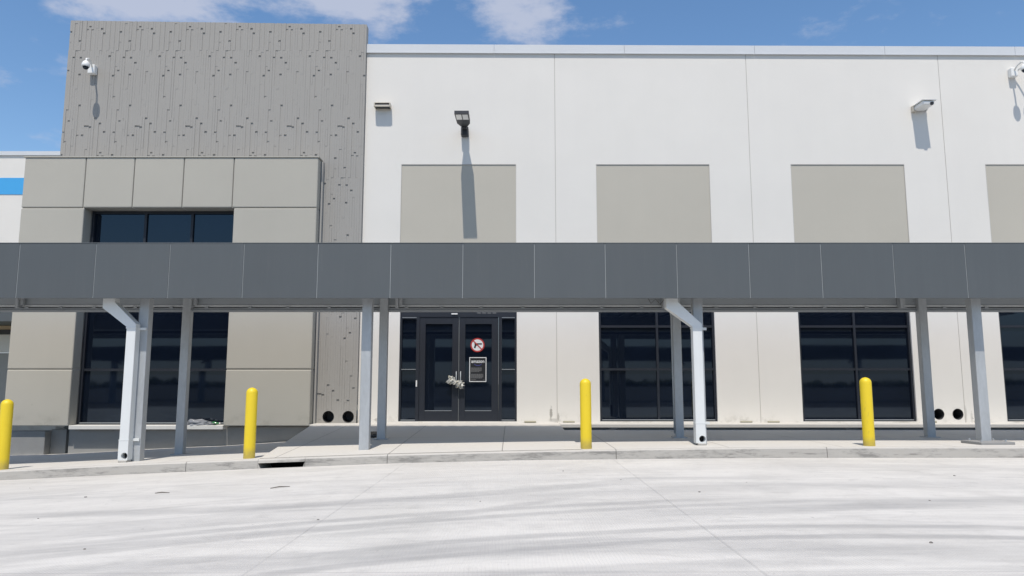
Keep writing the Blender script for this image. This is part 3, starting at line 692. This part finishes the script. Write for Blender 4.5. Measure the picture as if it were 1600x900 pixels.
# conduit clipped to the third rear post
m = MB(); m.tube([(2.80, 13.2, 2.84), (2.80, 13.2, 2.50), (2.862, 13.25, 2.30), (2.862, 13.25, 1.4), (2.866, 13.25, .22)], .014, 8)
tag(m.build('electrical_conduit', 'joint_aluminium', smooth=True), 'thin grey conduit running down the left side of the third rear canopy post', 'conduit')
m = MB(); m.tube([(2.45, 13.25, 2.62), (2.50, 13.22, 2.52), (2.58, 13.2, 2.60), (2.66, 13.2, 2.5), (2.76, 13.2, 2.62)], .006, 6)
tag(m.build('loose_cable', 'twig_brown', smooth=True), 'loose cable looped under the canopy beside the right downpipe', 'cable')

# second canopy across the yard, behind the photographer (seen mirrored in the glass)
C2 = empty('opposite_canopy', (0, -13.2, 0), 'grey panelled canopy on posts across the yard, mirrored in the windows', 'canopy')
m = MB(); m.box(-45, 45, -12.9, -12.8, 2.45, 3.35); m.build('fascia', 'fascia_grey', C2)
m = MB(); m.box(-45, 45, -16.0, -12.91, 2.9, 2.98); m.build('deck', 'canopy_steel', C2)
for x in (-30, -24.5, -19, -13.5, -8, -3.2, 0.9, 5.6, 10.4, 15.8, 21.5, 27, 33):
    m = MB(); m.box(x - .14, x + .14, -13.3, -13.0, -.02, 2.89); m.build('post', 'galvanised_steel', C2)
    m = MB(); m.box(x - .06, x + .06, -13.25, -13.1, 1.7, 3.0, rot=Matrix.Rotation(R(48 if int(x) % 2 else -48), 3, 'Y'), piv=(x + (.45 if int(x) % 2 else -.45), -13.2, 2.45)); m.build('added_brace', 'galvanised_steel', C2)  # diagonals added to break up the mirrored bands in the glass
# low line of trees on the far side of the yard
bm = bmesh.new(); rg = random.Random(8)
for i in range(1500):
    x = rg.uniform(-380, 380); y = -rg.uniform(225, 290); s = rg.uniform(.8, 1.9)
    r_ = bmesh.ops.create_icosphere(bm, subdivisions=1, radius=s, matrix=Matrix.Translation((x, y, s * .4)))
    for v in r_['verts']: v.co += Vector((noise.noise(v.co * .9), noise.noise(v.co * .9 + Vector((5, 0, 0))), noise.noise(v.co * .9 + Vector((0, 9, 0))))) * s * .6
t = T('foliage'); MT['foliage'] = t.done(t.scale((.05, .075, .03), t.M('ADD', t.noise(.8, 5), .5)), .9)
mm = MB(); mm.bm.free(); mm.bm = bm; tag(mm.build('distant_trees', 'foliage'), 'low line of dark trees beyond the yard', 'trees', kind='stuff')

# ------------------------------------------------------------------ bollards
bdefs = [(-7.60, -.150, 'yellow bollard at the far left, cut by the picture edge', .0), (-3.925, .025, 'yellow bollard beside the storm drain opening in the kerb', 0),
         (1.11, .160, 'yellow bollard right of the double doors, in front of the white wall', 0), (5.345, .178, 'yellow bollard in front of the dark window on the right', .0)]
def make_bollard(): 
    b = bpy.data.objects.new('bollard', None); col.objects.link(b); b['local'] = 1
    m = MB(); n = 32; pr = [(.084, -.05), (.084, .93)] + [(.084 * math.cos(a), .93 + .078 * math.sin(a)) for a in [math.pi / 2 * i / 7 for i in range(1, 7)]]
    rings = [[m.bm.verts.new((r * math.cos(2*math.pi*k/n), r * math.sin(2*math.pi*k/n), z)) for k in range(n)] for r, z in pr]
    for a, c in zip(rings, rings[1:]):
        for k in range(n): m.bm.faces.new((a[k], a[(k+1) % n], c[(k+1) % n], c[k]))
    top = m.bm.verts.new((0, 0, 1.01))
    for k in range(n): m.bm.faces.new((rings[-1][k], rings[-1][(k+1) % n], top))
    m.build('sleeve', 'bollard_yellow', b, True)
    return b
bp_ = make_bollard()
for i, (x, z, lab, tilt) in enumerate(bdefs):
    o = bp_ if i == 0 else copy_tree(bp_)
    if 'local' in o: del o['local']
    o.location = (x, 11.27, z); o.rotation_euler = (R(random.uniform(-.4, .4)), R(random.uniform(-.5, .5)), random.uniform(0, 6))
    tag(o, lab, 'bollard', 'yellow bollards along the kerb')

# ------------------------------------------------------------------ wall fixtures
def local(name, loc, label, cat, group=None):
    o = empty(name, loc, label, cat, group); o['local'] = 1; return o
fl = local('flood_light', (-1.085, 16.49, 6.83), 'dark area light on a short arm above the left beige panel, over the doors', 'wall light')
m = MB(); m.box(-.085, .085, -.17, 0, -.10, .10, bev=.012); m.build('bracket', 'fixture_black', fl)
m = MB(); m.box(-.055, .055, -.30, -.165, .02, .09, bev=.01); m.build('arm', 'fixture_black', fl)
h = MB()                                                   # head: tapered slab, lens frame at its outer end
def slab(m, pts, z0, z1):
    a = [m.bm.verts.new((x, y, z0(y))) for x, y in pts]; b = [m.bm.verts.new((x, y, z1(y))) for x, y in pts]; n = len(pts)
    m.bm.faces.new(a); m.bm.faces.new(b[::-1])
    for i in range(n): m.bm.faces.new((a[i], b[i], b[(i+1) % n], a[(i+1) % n]))
slab(h, [(-.155, -1.22), (.155, -1.22), (.145, -.52), (.07, -.28), (-.07, -.28), (-.145, -.52)], lambda y: .03 + (y + .36) * .05 + .02, lambda y: .10 + (y + .36) * .05 + .02)
hd = h.build('lamp_head', 'fixture_black', fl)
for a, b in ((-.130, -.010), (.010, .130)):
    m = MB(); slab(m, [(a, -1.17), (b, -1.17), (b, -.82), (a, -.82)], lambda y: .045 + (y + .36) * .05, lambda y: .049 + (y + .36) * .05); m.build('lens', 'lens_panel', hd)

def dome_cam(loc, label, twin=False, side=1):
    o = local('dome_camera', loc, label, 'security camera', 'security cameras on the facade')
    m = MB(); m.box(-.075, .085, -.13, 0, .03, .24, bev=.012); m.build('mounting_box', 'fixture_white', o)
    for k, s in enumerate((side, -side) if twin else (side,)):
        dx = .075 * s if not twin else (.01 if k == 0 else .25)
        m = MB(); m.tube([(dx * .3, -.10, .16), (dx * .6, -.22, .24), (dx, -.36, .27), (dx, -.44, .235), (dx, -.45, .15)], .019, 10); m.build('arm', 'fixture_white', o, True)
        n = 20; c = MB(); pr = [(.03, .18), (.06, .155), (.082, .11), (.086, .06), (.080, .04)]
        rings = [[c.bm.verts.new((dx + r * math.cos(2*math.pi*i/n), -.45 + r * math.sin(2*math.pi*i/n), z)) for i in range(n)] for r, z in pr]
        for a, b in zip(rings, rings[1:]):
            for i in range(n): c.bm.faces.new((a[i], a[(i+1) % n], b[(i+1) % n], b[i]))
        c.bm.faces.new(rings[0]); c.bm.faces.new(rings[-1][::-1]); hs_ = c.build('housing', 'fixture_white', o, True)
        d = MB(); pr = [(.066 * math.cos(a), .04 - .066 * math.sin(a)) for a in [math.pi / 2 * i / 6 for i in range(6)]]
        rings = [[d.bm.verts.new((dx + r * math.cos(2*math.pi*i/n), -.45 + r * math.sin(2*math.pi*i/n), z)) for i in range(n)] for r, z in pr]
        for a, b in zip(rings, rings[1:]):
            for i in range(n): d.bm.faces.new((a[i], a[(i+1) % n], b[(i+1) % n], b[i]))
        d.bm.faces.new(rings[-1]); d.build('dome', 'tinted_glass', hs_, True)
    return o
dome_cam((-9.72, 16.40, 8.16), 'white dome camera on a swan-neck arm near the top left of the ribbed grey tower')
dome_cam((11.66, 16.50, 8.13), 'twin white dome cameras high on the white wall at the right picture edge', twin=True)
o = local('bullet_camera', (9.43, 16.50, 7.40), 'white hooded camera on the white wall above the third beige panel', 'security camera', 'security cameras on the facade')
m = MB(); m.box(-.17, -.09, -.10, 0, -.08, .07, bev=.01); m.build('mounting_box', 'fixture_tan', o)
m = MB(); m.box(-.14, .13, -.46, -.04, -.055, .045, bev=.035, seg=3); hb = m.build('housing', 'fixture_white', o)
m = MB(); m.tube([(.06, -.44, -.02), (.06, -.47, -.03)], .04, 16); m.build('lens', 'fixture_black', hb)
m = MB(); m.box(-.165, .175, -.49, 0, .048, .062, bev=.004); m.build('hood', 'fixture_white', o)
m = MB(); m.tube([(.17, 0, -.03), (.17, -.06, -.03), (.155, -.12, .0)], .02, 8); m.build('arm', 'fixture_white', o, True)
o = local('wall_light', (-2.985, 16.50, 7.47), 'small tan wall light left of the dark area light', 'wall light')
m = MB(); m.box(-.18, .18, -.04, 0, -.09, .04, bev=.01); m.box(-.19, -.165, -.20, -.041, -.07, .03, bev=.006); m.box(.165, .19, -.20, -.041, -.07, .03, bev=.006); m.box(-.164, .164, -.20, -.041, .015, .03, bev=.004)
m.box(-.164, .164, -.205, -.18, -.075, -.03, bev=.006); wb = m.build('housing', 'fixture_tan', o)
m = MB(); m.box(-.163, .163, -.178, -.042, -.06, .0); m.build('lens', 'tinted_glass', wb)

# ------------------------------------------------------------------ signs on the right-hand door
o = empty('prohibition_sign', (-.773, 16.585, 1.945), 'round red and white no-firearms decal on the right door leaf', 'sign'); o['local'] = 1
m = MB(); m.tube([(0, -.0, 0), (0, -.003, 0)], .155, 40); m.build('disc', 'sign_white', o)
m = MB(); n = 48
for k in range(n):
    a, b = 2*math.pi*k/n, 2*math.pi*(k+1)/n
    for y_ in (-.0045,): m.quad((.128*math.cos(a), y_, .128*math.sin(a)), (.157*math.cos(a), y_, .157*math.sin(a)), (.157*math.cos(b), y_, .157*math.sin(b)), (.128*math.cos(b), y_, .128*math.sin(b)))
m.box(-.13, .13, -.0085, -.0065, -.012, .012, rot=Matrix.Rotation(R(45), 3, 'Y'), piv=(0, -.0075, 0)); m.build('ring_and_bar', 'sign_red', o)
m = MB(); m.prism([(-.055, .040), (.10, .040), (.10, .012), (-.012, .012), (-.018, -.012), (-.030, -.016), (-.045, -.07), (-.082, -.062), (-.060, .005), (-.066, .015), (-.066, .04)], -.0062, -.0047)
m.build('gun_symbol', 'sign_black', o)
o = empty('notice_poster', (-.762, 16.585, 1.40), 'dark notice with a white border and retailer logo on the right door glass', 'poster'); o['local'] = 1
m = MB(); m.box(-.19, .19, -.003, 0, -.273, .273); m.build('sheet', 'sign_black', o)
m = MB()
for a, b, c, d in ((-.19, .19, .257, .273), (-.19, .19, -.273, -.257), (-.19, -.174, -.257, .257), (.174, .19, -.257, .257)): m.box(a, b, -.0045, -.0031, c, d)
m.build('border', 'sign_white', o)
m = MB()
rg = random.Random(2)
for blk, wd in ((.035, .235), (-.105, .27)):
    for r_ in range(5):
        x = -.15; z = blk - r_ * .0205
        while x < -.15 + wd - (0.05 if r_ == 4 else 0):
            L_ = rg.uniform(.015, .045); m.box(x, min(x + L_, -.15 + wd), -.0045, -.0031, z - .006, z + .006); x += L_ + .007
m.box(-.15, -.04, -.0045, -.0031, -.232, -.222); m.box(.12, .15, -.0045, -.0031, -.235, -.225); m.build('text_lines', 'sign_grey', o)
cu = bpy.data.curves.new('lettering', 'FONT'); cu.body = 'amazon'; cu.size = .105; cu.align_x = 'CENTER'; cu.extrude = .0006; cu.offset = .0015
to = bpy.data.objects.new('tmp', cu); col.objects.link(to)
dg = bpy.context.evaluated_depsgraph_get(); me = bpy.data.meshes.new_from_object(to.evaluated_get(dg)); bpy.data.objects.remove(to)
lo = bpy.data.objects.new('lettering', me); col.objects.link(lo); me.materials.clear(); me.materials.append(MT['sign_white']); lo.parent = o; lo.location = (0, -.0042, .150); lo.rotation_euler = (R(90), 0, 0)
xs_ = [v.co.x for v in me.vertices]; wd = max(xs_) - min(xs_); lo.scale = (.29 / wd, 1, 1)
m = MB(); n = 16
for k in range(n):
    a = R(210 + 120 * k / n); b = R(210 + 120 * (k + 1) / n); f1 = .006 + .004 * math.sin(math.pi * k / n)
    m.quad((.10*math.cos(a), -.0045, .172 + .075*math.sin(a)), (.10*math.cos(b), -.0045, .172 + .075*math.sin(b)), (.10*math.cos(b), -.0045, .172 + .075*math.sin(b) - f1 - .006), (.10*math.cos(a), -.0045, .172 + .075*math.sin(a) - f1 - .006))
m.build('smile_mark', 'sign_blue', o)

# ------------------------------------------------------------------ loose things
def crumple(bm, c, r, seed, amp=.35, sub=4):
    rr = bmesh.ops.create_icosphere(bm, subdivisions=sub, radius=1.0)
    for v in rr['verts']:
        d = v.co.copy().normalized(); q = d * 1.9 + Vector((seed * 3.1, seed * 1.7, 0))
        k = 1 + amp * (abs(noise.noise(q)) * 2.2 - .6) + amp * .55 * (abs(noise.noise(q * 2.7)) * 2 - .5) + amp * .22 * noise.noise(q * 7)
        v.co = Vector(c) + Vector((d.x * r[0], d.y * r[1], d.z * r[2])) * k
t = T('crumpled_plastic'); kk = t.ramp(t.noise(16, 4, .6), .5, .68)
MT['crumpled_plastic'] = t.done(t.mix(t.M('MULTIPLY', kk, .7), (.50, .50, .47), (.27, .23, .11)), .35)
t = T('clear_plastic'); MT['clear_plastic'] = t.done(t.scale((.24, .25, .27), t.M('ADD', t.noise(14, 4), .5)), .25)
bm = bmesh.new(); crumple(bm, (-.12, 0, .055), (.085, .05, .095), 1, .75, 3); crumple(bm, (-.02, -.01, -.01), (.085, .05, .05), 2, .6, 3); crumple(bm, (.10, 0, -.05), (.085, .06, .095), 4, .75, 3); crumple(bm, (-.20, 0, .01), (.05, .03, .035), 7, .7, 3)
m = MB(); m.bm.free(); m.bm = bm; ob = m.build('plastic_wrap', 'crumpled_plastic', loc=(-1.235, 16.47, 1.12)); ob.scale = (.85, .9, .88); tag(ob, 'crumpled white plastic knotted round the double door handles', 'plastic wrap')
bm = bmesh.new(); crumple(bm, (-.06, 0, .035), (.27, .13, .08), 3, .28, 3); crumple(bm, (.15, 0, .02), (.20, .11, .055), 6, .28, 3); crumple(bm, (-.27, -.03, .01), (.10, .08, .05), 12, .4, 3)
m = MB(); m.bm.free(); m.bm = bm; ob = m.build('plastic_bag', 'clear_plastic', loc=(-6.72, 16.22, .205)); tag(ob, 'crumpled grey plastic bag lying on the portal window sill', 'plastic bag')
bt = empty('bottle', (-6.42, 16.2, .235), 'small green bottle lying beside the plastic bag on the sill', 'bottle'); bt['local'] = 1
m = MB(); m.tube([(-.10, 0, .005), (-.095, 0, .005), (.02, 0, .005), (.06, 0, .005), (.10, 0, .005)], [.02, .034, .034, .018, .014], 16); m.build('body', 'green_glass', bt, True)
m = MB(); m.tube([(.10, 0, .005), (.125, 0, .005)], .016, 12); m.build('cap', 'fixture_white', bt)
# floor grate by the second rear post
gr = MB(); gr.box(-2.72, -2.40, 13.50, 14.3, .15, .178)
for k in range(9): gr.box(-2.715 + k * .036, -2.695 + k * .036, 13.52, 14.28, .1785, .190)
tag(gr.build('floor_grate', 'dark_steel'), 'dark metal floor grate behind the second rear canopy post', 'grate')
# scraps in the trench
bm = bmesh.new(); crumple(bm, (0, 0, .03), (.16, .06, .03), 21, .6, 3)
m = MB(); m.bm.free(); m.bm = bm; tag(m.build('debris_scrap', 'stone_grey', loc=(2.15, 15.62, .10)), 'pale scrap lying at the trench edge beside the window', 'debris')
bm = bmesh.new(); crumple(bm, (0, 0, .03), (.12, .05, .03), 25, .6, 3)
m = MB(); m.bm.free(); m.bm = bm; tag(m.build('debris_scrap', 'stone_grey', loc=(7.0, 15.62, .10)), 'small pale scrap in the trench below the right window', 'debris')
bm = bmesh.new(); rg = random.Random(4)
for i in range(500):
    x = rg.uniform(1.1, 13.5); y = rg.uniform(15.52, 15.92); s = rg.uniform(.01, .03)
    rr = bmesh.ops.create_icosphere(bm, subdivisions=1, radius=s, matrix=Matrix.Translation((x, y, -.01 + s * .4)) @ Matrix.Diagonal((1, rg.uniform(.6, 1), .6, 1)))
m = MB(); m.bm.free(); m.bm = bm; tag(m.build('gravel', 'stone_grey'), 'gravel scattered in the trench at the foot of the wall', 'gravel', kind='stuff')
# stones and twigs on the drive
st = MB(); st.bm.free(); st.bm = bmesh.new(); crumple(st.bm, (0, 0, .004), (.016, .013, .008), 31, .5, 2)
s0 = st.build('pebble', 'stone_grey'); first = True
for (x, y) in [(-4.6, 8.2), (-4.1, 6.6), (1.25, 8.7), (2.6, 8.4), (-1.6, 6.3), (.65, 9.6), (3.9, 7.1), (-2.9, 5.2), (1.9, 7.7), (-6.1, 9.6), (5.2, 8.9), (-.3, 7.2), (2.9, 5.3)]:
    o = s0 if first else s0.copy()
    if not first: col.objects.link(o)
    first = False; o.location = (x, y, road_z(x, y)); o.rotation_euler.z = random.uniform(0, 6); k = random.uniform(.35, .9); o.scale = (k, k, k)
    tag(o, 'small grey stone lying on the pale concrete drive', 'stone', 'small stones scattered on the drive')
tw = MB(); tw.tube([(-.07, 0, .006), (0, .008, .012), (.08, -.004, .006)], [.004, .006, .003], 6)
t0 = tw.build('twig', 'twig_brown', smooth=True)
for i, (x, y, a, lab) in enumerate([(-3.85, 8.35, .2, 'dark twig on the drive in front of the left downpipe'), (-2.62, 8.55, .7, 'longer dark twig on the drive in front of the storm drain')]):
    o = t0 if i == 0 else t0.copy()
    if i: col.objects.link(o); o.scale = (1.5, 1.3, 1)
    o.location = (x, y, road_z(x, y)); o.rotation_euler.z = a; tag(o, lab, 'twig', 'twigs on the drive')
for o in list(bpy.data.objects):
    if 'local' in o: del o['local']
